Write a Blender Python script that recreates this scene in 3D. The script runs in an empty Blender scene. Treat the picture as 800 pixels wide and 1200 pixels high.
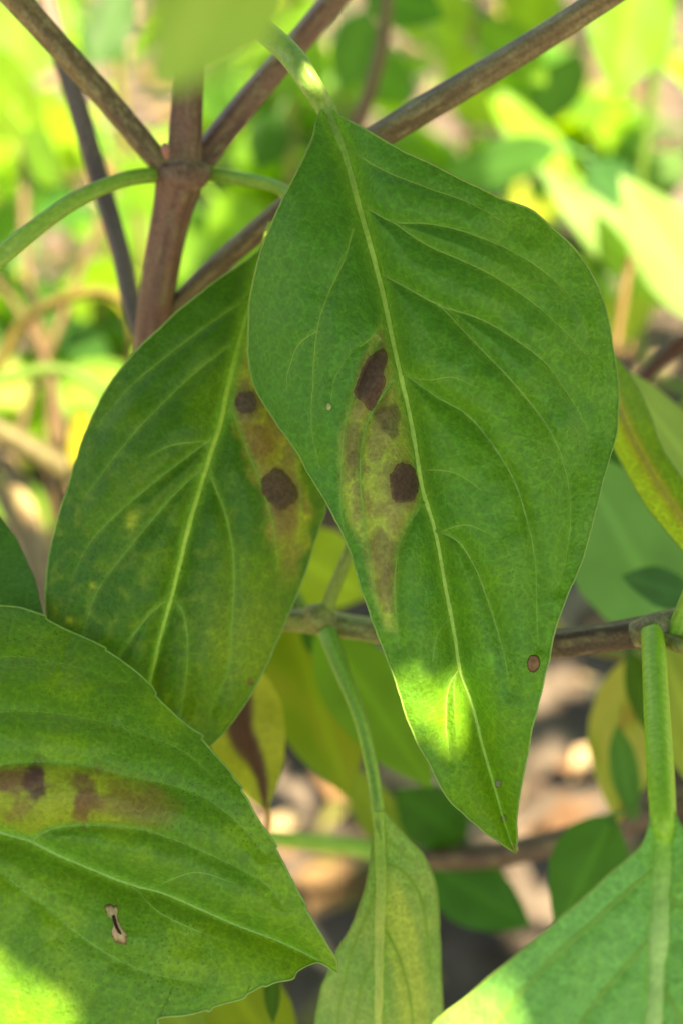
import bpy, math, random
import numpy as np
from mathutils import Vector, Matrix

random.seed(7)
RNG = np.random.default_rng(11)
SC = bpy.context.scene
COL = SC.collection

# ------------------------------------------------------------------ camera
CAM_Z, PITCH, FOVY = 0.46, 35.0, 45.0
FOC = 0.1430
cd = bpy.data.cameras.new('camera')
cam = bpy.data.objects.new('camera', cd); COL.objects.link(cam)
cam.location = (0, 0, CAM_Z)
cam.rotation_euler = (math.radians(90 - PITCH), 0, 0)
cd.sensor_fit = 'VERTICAL'; cd.sensor_height = 24.0
cd.lens = 12.0 / math.tan(math.radians(FOVY / 2))
cd.clip_start = 0.005; cd.clip_end = 500.0
cd.dof.use_dof = True
cd.dof.focus_distance = FOC
cd.dof.aperture_fstop = cd.lens / 3.5          # 3.5 mm wide aperture
SC.camera = cam
# ------------------------------------------------------------------ sky and sun
SUN_DIR = Vector((0.30, -0.30, 0.90)).normalized()
el = math.asin(SUN_DIR.z); az = math.atan2(SUN_DIR.x, SUN_DIR.y)
w = bpy.data.worlds.new('World'); SC.world = w; w.use_nodes = True
nt = w.node_tree; nt.nodes.clear()
sky = nt.nodes.new('ShaderNodeTexSky'); sky.sky_type = 'NISHITA'; sky.sun_disc = False
sky.sun_elevation = el; sky.sun_rotation = az
bg = nt.nodes.new('ShaderNodeBackground'); bg.inputs['Strength'].default_value = 0.07
wo = nt.nodes.new('ShaderNodeOutputWorld')
nt.links.new(sky.outputs[0], bg.inputs[0]); nt.links.new(bg.outputs[0], wo.inputs[0])
sl = bpy.data.lights.new('sun', 'SUN'); sl.energy = 4.3; sl.angle = math.radians(1.0); sl.color = (1.0, 0.91, 0.78)
sun = bpy.data.objects.new('sun', sl); COL.objects.link(sun)
sun.rotation_euler = SUN_DIR.to_track_quat('Z', 'Y').to_euler(); sun.location = (0.4, -0.1, 2)
vs = SC.view_settings
vs.view_transform = 'Standard'; vs.look = 'None'; vs.gamma = 1.0; vs.use_curve_mapping = False
vs.exposure = 2.46
vs.use_white_balance = True; vs.white_balance_temperature = 8700; vs.white_balance_tint = 6
SC.cycles.use_denoising = True
SC.cycles.max_bounces = 10; SC.cycles.transmission_bounces = 8; SC.cycles.diffuse_bounces = 5
SC.cycles.sample_clamp_indirect = 6.0

# ------------------------------------------------------------------ helpers
FPX = 600.0 / math.tan(math.radians(FOVY / 2))
_p = math.radians(PITCH)
CAM = np.array([0, 0, CAM_Z]); RT = np.array([1.0, 0, 0])
UP = np.array([0, math.sin(_p), math.cos(_p)]); FW = np.array([0, math.cos(_p), -math.sin(_p)])

def W(x, y, d):
    """photo position (800 x 1200) and distance in metres -> world points"""
    x, y, d = np.broadcast_arrays(np.asarray(x, float), np.asarray(y, float), np.asarray(d, float))
    return CAM + d[..., None] * (FW + ((x - 400) / FPX)[..., None] * RT - ((y - 600) / FPX)[..., None] * UP)

def srgb(r, g, b):
    f = lambda c: (c / 255 / 12.92) if c / 255 <= 0.04045 else ((c / 255 + 0.055) / 1.055) ** 2.4
    return np.array([f(r), f(g), f(b)])

def _hash(ix, iy, seed):
    h = (ix.astype(np.int64) * 374761393 + iy.astype(np.int64) * 668265263 + seed * 144665) & 0x7fffffff
    h = ((h ^ (h >> 13)) * 1274126177) & 0x7fffffff
    return ((h ^ (h >> 16)) & 0xffff) / 65535.0

def vnoise(x, y, seed=0):
    x = np.asarray(x, float); y = np.asarray(y, float)
    ix = np.floor(x); iy = np.floor(y); fx = x - ix; fy = y - iy
    fx = fx * fx * (3 - 2 * fx); fy = fy * fy * (3 - 2 * fy)
    a = _hash(ix, iy, seed); b = _hash(ix + 1, iy, seed); c = _hash(ix, iy + 1, seed); d = _hash(ix + 1, iy + 1, seed)
    return (a + (b - a) * fx) * (1 - fy) + (c + (d - c) * fx) * fy

def fbm(x, y, seed=0, o=4):
    s = 0; a = 0.5; t = 0
    for k in range(o):
        s = s + a * vnoise(x * 2 ** k, y * 2 ** k, seed + 17 * k); t += a; a *= 0.5
    return s / t

def sstep(a, b, x):
    t = np.clip((x - a) / (b - a), 0, 1); return t * t * (3 - 2 * t)

def resample(pts, n):
    """smooth (Catmull-Rom) curve through pts, n points even in arc length"""
    p = np.asarray(pts, float)
    if len(p) == 2:
        t = np.linspace(0, 1, n)[:, None]; return p[0] * (1 - t) + p[1] * t
    q = np.vstack([2 * p[0] - p[1], p, 2 * p[-1] - p[-2]])
    out = []
    for i in range(1, len(q) - 2):
        t = np.linspace(0, 1, 16, endpoint=False)[:, None]
        a, b, c, d = q[i - 1], q[i], q[i + 1], q[i + 2]
        out.append(0.5 * (2 * b + (c - a) * t + (2 * a - 5 * b + 4 * c - d) * t ** 2 + (3 * b - a - 3 * c + d) * t ** 3))
    c = np.vstack(out + [p[-1:]])
    L = np.concatenate([[0], np.cumsum(np.linalg.norm(np.diff(c, axis=0), axis=1))])
    u = np.linspace(0, L[-1], n)
    return np.stack([np.interp(u, L, c[:, k]) for k in range(c.shape[1])], 1)

def seg_dist(px, py, poly):
    """distance, curve parameter 0..1 and side (+ right of travel on screen) from points to a polyline"""
    best = np.full(px.shape, 1e9); tt = np.zeros(px.shape); side = np.ones(px.shape)
    n = len(poly) - 1
    for i in range(n):
        a = poly[i]; b = poly[i + 1]; ab = b - a; l2 = ab @ ab + 1e-12
        t = ((px - a[0]) * ab[0] + (py - a[1]) * ab[1]) / l2
        tc = np.clip(t, 0, 1)
        dx = px - a[0] - tc * ab[0]; dy = py - a[1] - tc * ab[1]
        d = np.hypot(dx, dy); m = d < best
        best = np.where(m, d, best); tt = np.where(m, (i + tc) / n, tt)
        side = np.where(m, np.sign(ab[0] * dy - ab[1] * dx), side)
    return best, tt, side

def inpoly(px, py, poly):
    r = np.zeros(px.shape, bool); n = len(poly)
    for i in range(n):
        x1, y1 = poly[i]; x2, y2 = poly[(i + 1) % n]
        c = ((y1 > py) != (y2 > py)) & (px < (x2 - x1) * (py - y1) / (y2 - y1 + 1e-12) + x1)
        r ^= c
    return r

def polymask(px, py, poly, soft):
    poly = np.asarray(poly, float)
    d, _, _ = seg_dist(px, py, np.vstack([poly, poly[:1]]))
    sd = np.where(inpoly(px, py, poly), d, -d)
    return sstep(-soft, soft, sd)

def mesh_obj(name, verts, faces, mat, parent=None, col=None, smooth=True):
    me = bpy.data.meshes.new(name)
    verts = np.asarray(verts, np.float32); faces = np.asarray(faces, np.int32)
    nv, nf, k = len(verts), len(faces), faces.shape[1]
    me.vertices.add(nv); me.vertices.foreach_set('co', verts.ravel())
    me.loops.add(nf * k); me.loops.foreach_set('vertex_index', faces.ravel())
    me.polygons.add(nf)
    me.polygons.foreach_set('loop_start', np.arange(0, nf * k, k, dtype=np.int32))
    me.update(calc_edges=True)
    if smooth: me.polygons.foreach_set('use_smooth', np.ones(nf, bool))
    if col is not None:
        a = me.color_attributes.new('Col', 'FLOAT_COLOR', 'POINT')
        c = np.ones((nv, 4), np.float32); c[:, :3] = col
        a.data.foreach_set('color', c.ravel())
    if mat: me.materials.append(mat)
    o = bpy.data.objects.new(name, me); COL.objects.link(o)
    if parent is not None: o.parent = parent
    return o

def grid_faces(nr, nc, close=False):
    i = np.arange(nr - 1)[:, None]; j = np.arange(nc if close else nc - 1)[None, :]
    j2 = (j + 1) % nc
    return np.stack([i * nc + j, i * nc + j2, (i + 1) * nc + j2, (i + 1) * nc + j], -1).reshape(-1, 4)

def thing(name, label, cat, loc=(0, 0, 0), group=None):
    o = bpy.data.objects.new(name, None); COL.objects.link(o)
    o['label'] = label; o['category'] = cat
    if group: o['group'] = group
    o.empty_display_size = 0.01
    return o

# ------------------------------------------------------------------ materials
def leaf_material(name, trans=0.20, tint=(1.15, 1.15, 0.45), rough=0.5, detail=1.0, fine=1.0):
    m = bpy.data.materials.new(name); m.use_nodes = True; n = m.node_tree; n.nodes.clear(); L = n.links.new
    N = lambda t: n.nodes.new(t)
    at = N('ShaderNodeAttribute'); at.attribute_name = 'Col'
    geo = N('ShaderNodeNewGeometry')
    oi = N('ShaderNodeObjectInfo')
    # mottling and dark gland dots
    n1 = N('ShaderNodeTexNoise'); n1.inputs['Scale'].default_value = 1900 * fine; n1.inputs['Detail'].default_value = 2
    vor = N('ShaderNodeTexVoronoi'); vor.inputs['Scale'].default_value = 2000 * fine
    n2 = N('ShaderNodeTexNoise'); n2.inputs['Scale'].default_value = 70 * fine; n2.inputs['Detail'].default_value = 2
    vor2 = N('ShaderNodeTexVoronoi'); vor2.inputs['Scale'].default_value = 2300 * fine
    for t in (n1, vor, n2, vor2): L(geo.outputs['Position'], t.inputs['Vector'])
    r1 = N('ShaderNodeMapRange'); r1.inputs[1].default_value = 0.3; r1.inputs[2].default_value = 0.7
    r1.inputs[3].default_value = 1 - 0.14 * detail; r1.inputs[4].default_value = 1 + 0.14 * detail
    L(n1.outputs['Fac'], r1.inputs[0])
    rd = N('ShaderNodeMapRange'); rd.inputs[1].default_value = 0.16; rd.inputs[2].default_value = 0.30
    rd.inputs[3].default_value = 1 - 0.5 * detail; rd.inputs[4].default_value = 1.0
    L(vor.outputs['Distance'], rd.inputs[0])
    gate = N('ShaderNodeMapRange'); gate.inputs[1].default_value = 0.45; gate.inputs[2].default_value = 0.7
    L(n2.outputs['Fac'], gate.inputs[0])
    mixd = N('ShaderNodeMix'); mixd.data_type = 'FLOAT'; mixd.inputs[2].default_value = 1.0
    L(gate.outputs[0], mixd.inputs[0]); L(rd.outputs[0], mixd.inputs[3])
    mul = N('ShaderNodeMath'); mul.operation = 'MULTIPLY'; L(r1.outputs[0], mul.inputs[0]); L(mixd.outputs[0], mul.inputs[1])
    if detail > 0.2:      # fine net of small veins
        net = N('ShaderNodeTexVoronoi'); net.feature = 'DISTANCE_TO_EDGE'; net.inputs['Scale'].default_value = 520 * fine
        wn = N('ShaderNodeVectorMath'); wn.operation = 'MULTIPLY_ADD'; wn.inputs[1].default_value = (.0009,) * 3
        L(n1.outputs['Color'], wn.inputs[0]); L(geo.outputs['Position'], wn.inputs[2]); L(wn.outputs[0], net.inputs['Vector'])
        rn = N('ShaderNodeMapRange'); rn.inputs[1].default_value = 0.0; rn.inputs[2].default_value = 0.10
        rn.inputs[3].default_value = 1.16; rn.inputs[4].default_value = 0.97
        L(net.outputs['Distance'], rn.inputs[0])
        mn = N('ShaderNodeMath'); mn.operation = 'MULTIPLY'; L(mul.outputs[0], mn.inputs[0]); L(rn.outputs[0], mn.inputs[1]); mul = mn
    ro = N('ShaderNodeMapRange'); ro.inputs[3].default_value = 1.0 - 0.15 * (1 - detail); ro.inputs[4].default_value = 1.0 + 0.15 * (1 - detail)
    L(oi.outputs['Random'], ro.inputs[0])
    mul2 = N('ShaderNodeMath'); mul2.operation = 'MULTIPLY'; L(mul.outputs[0], mul2.inputs[0]); L(ro.outputs[0], mul2.inputs[1])
    vm = N('ShaderNodeVectorMath'); vm.operation = 'SCALE'; L(at.outputs['Color'], vm.inputs[0]); L(mul2.outputs[0], vm.inputs['Scale'])
    tm = N('ShaderNodeVectorMath'); tm.operation = 'MULTIPLY'; tm.inputs[1].default_value = tint; L(vm.outputs[0], tm.inputs[0])
    tadd = N('ShaderNodeVectorMath'); tadd.operation = 'SCALE'; tadd.inputs['Scale'].default_value = 1.9
    L(tm.outputs[0], tadd.inputs[0])
    p = N('ShaderNodeBsdfPrincipled'); L(vm.outputs[0], p.inputs['Base Color'])
    p.inputs['Roughness'].default_value = rough; p.inputs['Specular IOR Level'].default_value = 0.30
    p.inputs['Sheen Weight'].default_value = 0.10; p.inputs['Sheen Roughness'].default_value = 0.4
    tr = N('ShaderNodeBsdfTranslucent'); L(tadd.outputs[0], tr.inputs['Color'])
    mx = N('ShaderNodeMixShader'); mx.inputs[0].default_value = trans
    L(p.outputs[0], mx.inputs[1]); L(tr.outputs[0], mx.inputs[2])
    if detail > 0.2:
        hb = N('ShaderNodeMath'); hb.operation = 'ADD'; L(n1.outputs['Fac'], hb.inputs[0]); L(vor2.outputs['Distance'], hb.inputs[1])
        b = N('ShaderNodeBump'); b.inputs['Strength'].default_value = 0.35; b.inputs['Distance'].default_value = 0.0002
        L(hb.outputs[0], b.inputs['Height']); L(b.outputs[0], p.inputs['Normal']); L(b.outputs[0], tr.inputs['Normal'])
    o = N('ShaderNodeOutputMaterial'); L(mx.outputs[0], o.inputs[0])
    return m

def solid_material(name, rough=0.55, noise=1200, amt=0.25, spec=0.4, trans=0.0, bump=0.0002, vstretch=None):
    m = bpy.data.materials.new(name); m.use_nodes = True; n = m.node_tree; n.nodes.clear(); L = n.links.new
    N = lambda t: n.nodes.new(t)
    at = N('ShaderNodeAttribute'); at.attribute_name = 'Col'; geo = N('ShaderNodeNewGeometry')
    n1 = N('ShaderNodeTexNoise'); n1.inputs['Scale'].default_value = noise; n1.inputs['Detail'].default_value = 4
    L(geo.outputs['Position'], n1.inputs['Vector'])
    r1 = N('ShaderNodeMapRange'); r1.inputs[1].default_value = 0.3; r1.inputs[2].default_value = 0.7
    r1.inputs[3].default_value = 1 - amt; r1.inputs[4].default_value = 1 + amt; L(n1.outputs['Fac'], r1.inputs[0])
    vm = N('ShaderNodeVectorMath'); vm.operation = 'SCALE'; L(at.outputs['Color'], vm.inputs[0]); L(r1.outputs[0], vm.inputs['Scale'])
    p = N('ShaderNodeBsdfPrincipled'); L(vm.outputs[0], p.inputs['Base Color'])
    p.inputs['Roughness'].default_value = rough; p.inputs['Specular IOR Level'].default_value = spec
    b = N('ShaderNodeBump'); b.inputs['Strength'].default_value = 0.5; b.inputs['Distance'].default_value = bump
    L(n1.outputs['Fac'], b.inputs['Height']); L(b.outputs[0], p.inputs['Normal'])
    o = N('ShaderNodeOutputMaterial')
    if trans > 0:
        tr = N('ShaderNodeBsdfTranslucent'); L(vm.outputs[0], tr.inputs['Color'])
        mx = N('ShaderNodeMixShader'); mx.inputs[0].default_value = trans
        L(p.outputs[0], mx.inputs[1]); L(tr.outputs[0], mx.inputs[2]); L(mx.outputs[0], o.inputs[0])
    else: L(p.outputs[0], o.inputs[0])
    return m

M_LEAF = leaf_material('basil_leaf_surface')
M_FAR = leaf_material('basil_leaf_simple', trans=0.5, detail=0.15)
M_VEIN = solid_material('leaf_vein', 0.5, 1800, 0.12, 0.35, 0.12)
M_PET = solid_material('petiole_skin', 0.42, 1500, 0.14, 0.4, 0.15)
M_STEM = solid_material('stem_bark', 0.5, 2200, 0.30, 0.35, 0.0, 0.0003)
M_SPOT = solid_material('dead_leaf_tissue', 0.8, 2200, 0.28, 0.2, 0.1, 0.0001)

# ------------------------------------------------------------------ soil
def build_ground():
    s = np.linspace(-1, 1, 261)
    c = np.sign(s) * (np.abs(s) * 0.9 + 160 * np.abs(s) ** 7)
    X, Y = np.meshgrid(c, c + 0.75)
    near = np.exp(-((X) ** 2 + (Y - 0.75) ** 2) / 6.0)
    Z = (fbm(X * 14, Y * 14, 3, 5) - 0.5) * 0.03 * near + (fbm(X * 60, Y * 60, 5, 3) - 0.5) * 0.012 * near - 0.006
    m = bpy.data.materials.new('dry_soil'); m.use_nodes = True; n = m.node_tree; L = n.links.new
    p = n.nodes['Principled BSDF']; p.inputs['Roughness'].default_value = 0.95; p.inputs['Specular IOR Level'].default_value = 0.1
    geo = n.nodes.new('ShaderNodeNewGeometry')
    a = n.nodes.new('ShaderNodeTexNoise'); a.inputs['Scale'].default_value = 22; a.inputs['Detail'].default_value = 8; a.inputs['Roughness'].default_value = 0.65
    L(geo.outputs['Position'], a.inputs['Vector'])
    cr = n.nodes.new('ShaderNodeValToRGB'); e = cr.color_ramp.elements
    e[0].position = 0.30; e[0].color = (0.045, 0.032, 0.024, 1); e[1].position = 0.72; e[1].color = (0.22, 0.178, 0.145, 1)
    k = e.new(0.5); k.color = (0.11, 0.089, 0.073, 1)
    L(a.outputs['Fac'], cr.inputs[0]); L(cr.outputs[0], p.inputs['Base Color'])
    b = n.nodes.new('ShaderNodeBump'); b.inputs['Distance'].default_value = 0.01; b.inputs['Strength'].default_value = 0.6
    L(a.outputs['Fac'], b.inputs['Height']); L(b.outputs[0], p.inputs['Normal'])
    g = mesh_obj('ground', np.stack([X, Y, Z], -1).reshape(-1, 3), grid_faces(261, 261)[:, ::-1], m)
    g['kind'] = 'structure'
build_ground()

def build_litter():
    V = []; F = []; C = []
    pal = [srgb(190, 150, 105), srgb(150, 115, 80), srgb(110, 80, 55), srgb(205, 180, 140), srgb(120, 120, 60), srgb(85, 65, 50)]
    for i in range(3400):
        y = 0.25 + 2.2 * RNG.random() ** 1.3; x = (RNG.random() - 0.5) * (1.0 + 1.3 * y)
        l = RNG.uniform(0.006, 0.03); ww = l * RNG.uniform(0.2, 0.6); a = RNG.random() * 6.28
        d = np.array([math.cos(a), math.sin(a), RNG.uniform(-.35, .35)]); q = np.array([-d[1], d[0], RNG.uniform(-.4, .4)])
        c0 = np.array([x, y, RNG.uniform(0.004, 0.016)])
        k = len(V)
        V += [c0 - d * l, c0 - q * ww + d * l * .1, c0 + d * l + np.array([0, 0, l * .3]), c0 + q * ww + np.array([0, 0, l * .25])]
        F += [[k, k + 1, k + 2, k + 3]]; c = pal[RNG.integers(len(pal))] * RNG.uniform(0.5, 1.0); C += [c] * 4
    o = mesh_obj('leaf_litter', V, F, solid_material('dry_litter', 0.8, 400, 0.3), None, np.array(C), False)
    o['kind'] = 'stuff'; o['label'] = 'dry leaf bits and twigs strewn over the brown soil'; o['category'] = 'leaf litter'
build_litter()

# ------------------------------------------------------------------ tubes (stems, petioles, veins)
def tube3(name, P, R, colf, mat, parent, sides=16, square=0.07, flat=None, twist=0.4, cap=True):
    """tapered tube along world points P with radii R; colf(u, angle) -> rgb"""
    n = len(P); T = np.gradient(P, axis=0); T /= np.linalg.norm(T, axis=1)[:, None] + 1e-12
    A = np.zeros((n, 3)); view = CAM - P[0]
    a = np.cross(T[0], view); a /= np.linalg.norm(a) + 1e-12
    for i in range(n):
        a = a - (a @ T[i]) * T[i]; a /= np.linalg.norm(a) + 1e-12; A[i] = a
    B = np.cross(T, A)
    th = np.linspace(0, 2 * np.pi, sides, endpoint=False)
    rr = 1 + square * np.cos(4 * (th + twist))
    fb = 1.0 if flat is None else flat
    ring = (np.cos(th) * rr)[None, :, None] * A[:, None, :] + fb * (np.sin(th) * rr)[None, :, None] * B[:, None, :]
    V = P[:, None, :] + np.asarray(R)[:, None, None] * ring
    u = np.linspace(0, 1, n)[:, None] + 0 * th[None, :]; ang = 0 * u + th[None, :]
    col = colf(u, ang).reshape(-1, 3)
    return mesh_obj(name, V.reshape(-1, 3), grid_faces(n, sides, True), mat, parent, col)

def pxtube(name, pts, mat, parent, colf, n=None, sides=16, square=0.07, flat=None):
    """pts: (x, y, distance, half width in photo pixels)"""
    c = np.asarray(pts, float)
    L = np.linalg.norm(np.diff(c[:, :2], axis=0), axis=1).sum()
    n = n or int(np.clip(L / 3, 8, 200))
    r = resample(c, n)
    P = W(r[:, 0], r[:, 1], r[:, 2]); R = r[:, 3] * r[:, 2] / FPX
    return tube3(name, P, R, colf, mat, parent, sides, square, flat)

def streak(c1, c2, c3, seed=0, along=30, f1=0.5):
    c1, c2, c3 = map(np.asarray, (c1, c2, c3))
    def f(u, a):
        s = fbm(u * along * 0.15, 3 + np.cos(a) * 3.2, seed, 3) * .5 + fbm(u * along * .15, 3 + np.sin(a) * 3.2, seed + 5, 3) * .5
        g = fbm(u * along, a * 4, seed + 9, 2)
        m = sstep(0.38, 0.62, s)[..., None]; k = sstep(0.55, 0.8, g)[..., None]
        return (c1 * (1 - m) + c2 * m) * (1 - k * f1) + c3 * k * f1
    return f

def fade(ca, cb, u0=.02, u1=.14, amt=.12, seed=2):
    ca, cb = np.asarray(ca), np.asarray(cb)
    def f(u, a):
        m = sstep(u0, u1, u)[..., None]
        return (ca * (1 - m) + cb * m) * (1 + amt * 2 * (fbm(u * 14, a * 1.5, seed, 2) - .5)[..., None])
    return f

def plain(c, amt=0.15, seed=1):
    c = np.asarray(c)
    return lambda u, a: c * (1 + amt * (fbm(u * 12, a * 1.5, seed, 2) - 0.5)[..., None] * 2)

PURPLE = streak(srgb(138, 104, 84), srgb(100, 66, 54), srgb(160, 154, 104), 3)
BROWN = streak(srgb(136, 120, 82), srgb(108, 90, 64), srgb(176, 166, 118), 8)
DKBROWN = streak(srgb(110, 90, 66), srgb(84, 64, 50), srgb(150, 135, 90), 21)
OLIVE = streak(srgb(150, 155, 80), srgb(120, 116, 66), srgb(180, 180, 110), 14)
PETIOLE = streak(srgb(160, 198, 100), srgb(138, 180, 82), srgb(190, 215, 135), 31, 20, 0.4)
PETIOLE_D = streak(srgb(156, 200, 80), srgb(130, 176, 60), srgb(190, 215, 120), 33, 20, 0.4)
VEINC = plain(srgb(134, 182, 72), 0.12)
VEIN_L = plain(srgb(136, 176, 62), 0.12)

# ------------------------------------------------------------------ leaves that are in focus
class Leaf:
    """A blade with its own shape in depth: midrib profile, slopes to each side, grooves along veins."""
    def __init__(s, mid, left, right, dmid, sideL, sideR, veins, quilt=0.0005, vw=9.0, wav=0.0006, seed=0, teeth=0.0):
        s.mid = resample(mid, 90); s.left = left; s.right = right
        s.dk = np.asarray(dmid, float); s.sL = sideL; s.sR = sideR
        s.veins = [(resample(np.asarray(v)[:, :2], 24), k) for v, k in veins]
        s.quilt = quilt; s.vw = vw; s.wav = wav; s.seed = seed; s.teeth = teeth; s.midw = 10.0; s.vcol = srgb(116, 164, 60)
    def depth(s, px, py):
        px = np.asarray(px, float); py = np.asarray(py, float)
        d, t, side = seg_dist(px, py, s.mid)
        D = d / 100.0
        base = np.interp(t, s.dk[:, 0], s.dk[:, 1])
        # smooth the knots
        base = (base + np.interp(np.clip(t - .07, 0, 1), s.dk[:, 0], s.dk[:, 1]) + np.interp(np.clip(t + .07, 0, 1), s.dk[:, 0], s.dk[:, 1])) / 3
        aR, bR = s.sR; aL, bL = s.sL
        z = base + np.where(side > 0, aL * D + bL * D * D, aR * D + bR * D * D)
        g = np.exp(-(d / (s.vw * 1.6)) ** 1.4) * 1.3
        gb = np.exp(-(d / (s.vw * 3.2)) ** 1.2)
        for v, k in s.veins:
            dv, tv, _ = seg_dist(px, py, v)
            gb = np.maximum(gb, min(1, k) * (1 - 0.55 * tv) * np.exp(-(dv / (s.vw * 2.6)) ** 1.2))
            g = np.maximum(g, k * (1 - 0.6 * tv) * np.exp(-(dv / s.vw) ** 1.3))
        z = z + s.quilt * (0.55 * g + 0.9 * gb)
        z = z + s.wav * (fbm(px / 55, py / 55, s.seed + 2, 3) - 0.5) * 2
        return z
    def blade(s, name, parent, colf, nr=360, nc=110, mat=None, margin=1.3, margin_col=None, label=None):
        M = resample(s.mid, nr)
        Lc = resample(s.left, nr); Rc = resample(s.right, nr)
        def jag(C, seed):
            T = np.gradient(C, axis=0); T /= np.linalg.norm(T, axis=1)[:, None] + 1e-9
            Nn = np.stack([T[:, 1], -T[:, 0]], 1)
            u = np.arange(nr)
            j = (fbm(u / 9.0, u * 0, seed, 3) - 0.5) * 2.2
            if s.teeth:
                ph = (u / (nr / 13.0) + 0.3 * fbm(u / 40., u * 0, seed + 3)) % 1.0
                j = j + s.teeth * ph ** 3
            fade = np.minimum(1, np.minimum(u, nr - 1 - u) / 12.0)
            return C + Nn * (j * fade)[:, None]
        Lc = jag(Lc, s.seed + 40); Rc = jag(Rc, s.seed + 60)
        q = np.linspace(0, 1, nc)
        Lg = M[:, None] * (1 - q[None, ::-1, None]) + Lc[:, None] * q[None, ::-1, None]
        Rg = M[:, None] * (1 - q[None, 1:, None]) + Rc[:, None] * q[None, 1:, None]
        G = np.concatenate([Lg, Rg], 1)
        nC = G.shape[1]; px = G[..., 0].ravel(); py = G[..., 1].ravel()
        z = s.depth(px, py)
        col = colf(px, py, s)
        dm, tm, _ = seg_dist(px, py, s.mid)
        hw = s.midw * (1 - tm) + 2.0
        for v, k in s.veins:
            dv, tv, _ = seg_dist(px, py, v)
            col = blend(col, s.vcol, .62 * min(1, k + .15) * (1 - .6 * tv) * np.exp(-(dv / (4.4 - 1.5 * tv)) ** 2))
        col = blend(col, s.vcol * 1.15, .9 * np.exp(-(dm / hw) ** 2))
        o = mesh_obj(name, W(px, py, z), grid_faces(nr, nC), mat or M_LEAF, parent, col)
        if label: o['label'] = label
        s.obj = o
        if margin:
            E = np.vstack([Lc[3:], Rc[3:-1][::-1]])
            ze = s.depth(E[:, 0], E[:, 1])
            P = W(E[:, 0], E[:, 1], ze)
            k = np.minimum(1, np.minimum(np.arange(len(P)), len(P) - 1 - np.arange(len(P))) / 20 + .3)
            tube3('margin', P, margin * k * ze / FPX, plain(srgb(140, 178, 80) if margin_col is None else margin_col, .12), M_VEIN, o, 6, 0.0)
        return o
    def vein(s, name, pts, w0, w1, colf=VEINC, flat=0.45, lift=0.0):
        r = resample(pts, max(10, int(np.linalg.norm(np.diff(np.asarray(pts, float), axis=0), axis=1).sum() / 4)))
        n = len(r); t = np.linspace(0, 1, n)
        wob = (fbm(t * n / 6, t * 0, int(r[0, 0]) + 3, 2) - .5) * 1.6
        r = r + np.stack([wob, 0 * wob], 1)
        z = s.depth(r[:, 0], r[:, 1]) - lift
        hw = (w0 * (1 - t) + w1 * t) * (1 + .35 * (fbm(t * n / 5, t * 0, int(r[0, 1]), 2) - .5))
        return tube3(name, W(r[:, 0], r[:, 1], z), hw * z / FPX, colf, M_VEIN, s.obj, 8, 0.0, flat)
    def spot(s, name, poly, col, lift=0.00008, rough=1.6, rim=None, label=None):
        poly = np.asarray(poly, float); c = poly.mean(0)
        NS = 96; o = resample(np.vstack([poly, poly[:1]]), NS + 1)[:-1]
        jr = 1 + rough * 0.05 * (fbm(np.arange(NS) / 3.2, np.zeros(NS), int(c[0]), 3) - 0.5) * 2
        o = c + (o - c) * jr[:, None]
        nr = 18; V = []; C = []
        for i in range(nr):
            q = i / (nr - 1); p = c + (o - c) * max(q, 0.02)
            z = s.depth(p[:, 0], p[:, 1]) - lift * (1 if i < nr - 1 else -0.6) - lift * .5 * (fbm(p[:, 0] / 5, p[:, 1] / 5, 5, 3) - .3)
            V.append(W(p[:, 0], p[:, 1], z))
            nn = fbm(p[:, 0] / 6, p[:, 1] / 6, 7, 3)[:, None]
            cc = np.asarray(col) * (0.75 + 0.5 * nn)
            if rim is not None: cc = cc * (1 - sstep(.72, .95, q)) + np.asarray(rim) * sstep(.72, .95, q)
            C.append(cc)
        ob = mesh_obj(name, np.concatenate(V), grid_faces(nr, NS, True), M_SPOT, s.obj, np.concatenate(C))
        if label: ob['label'] = label
        return ob

def blend(c, k, m): return c * (1 - m[:, None]) + np.asarray(k) * m[:, None]

G_DEEP = srgb(73, 132, 42); G_MID = srgb(90, 144, 34); G_YEL = srgb(120, 162, 30)
OCHRE = srgb(166, 182, 76); TAN = srgb(132, 114, 74); DARK = srgb(74, 56, 50)

# ---------- main plant: purplish stem, the big spotted leaf and the one behind it
plantA = thing('basil_plant', 'basil plant with forked purplish stem and big brown-spotted leaf hanging in the middle', 'basil plant')

mL = [(381, 122), (372, 138), (366, 163), (350, 196), (330, 236), (307, 290), (295, 340), (291, 380), (292, 420), (300, 455), (320, 490), (345, 525), (370, 568), (392, 606), (410, 645), (426, 698), (444, 748), (462, 796), (479, 849), (501, 892), (523, 932), (546, 957), (580, 984), (603, 999)]
mR = [(383, 122), (400, 137), (430, 153), (465, 173), (500, 190), (540, 210), (585, 232), (620, 246), (650, 269), (676, 296), (696, 327), (710, 368), (718, 408), (723, 445), (723, 486), (720, 514), (703, 573), (691, 625), (678, 666), (660, 708), (651, 732), (645, 762), (637, 797), (626, 841), (613, 906), (605, 956), (605, 985), (603, 999)]
mM = [(382, 122), (405, 185), (420, 240), (436, 297), (450, 352), (462, 410), (475, 465), (485, 515), (495, 575), (510, 625), (523, 697), (532, 744), (538, 783), (553, 827), (565, 875), (578, 919), (589, 958), (603, 999)]
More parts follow.
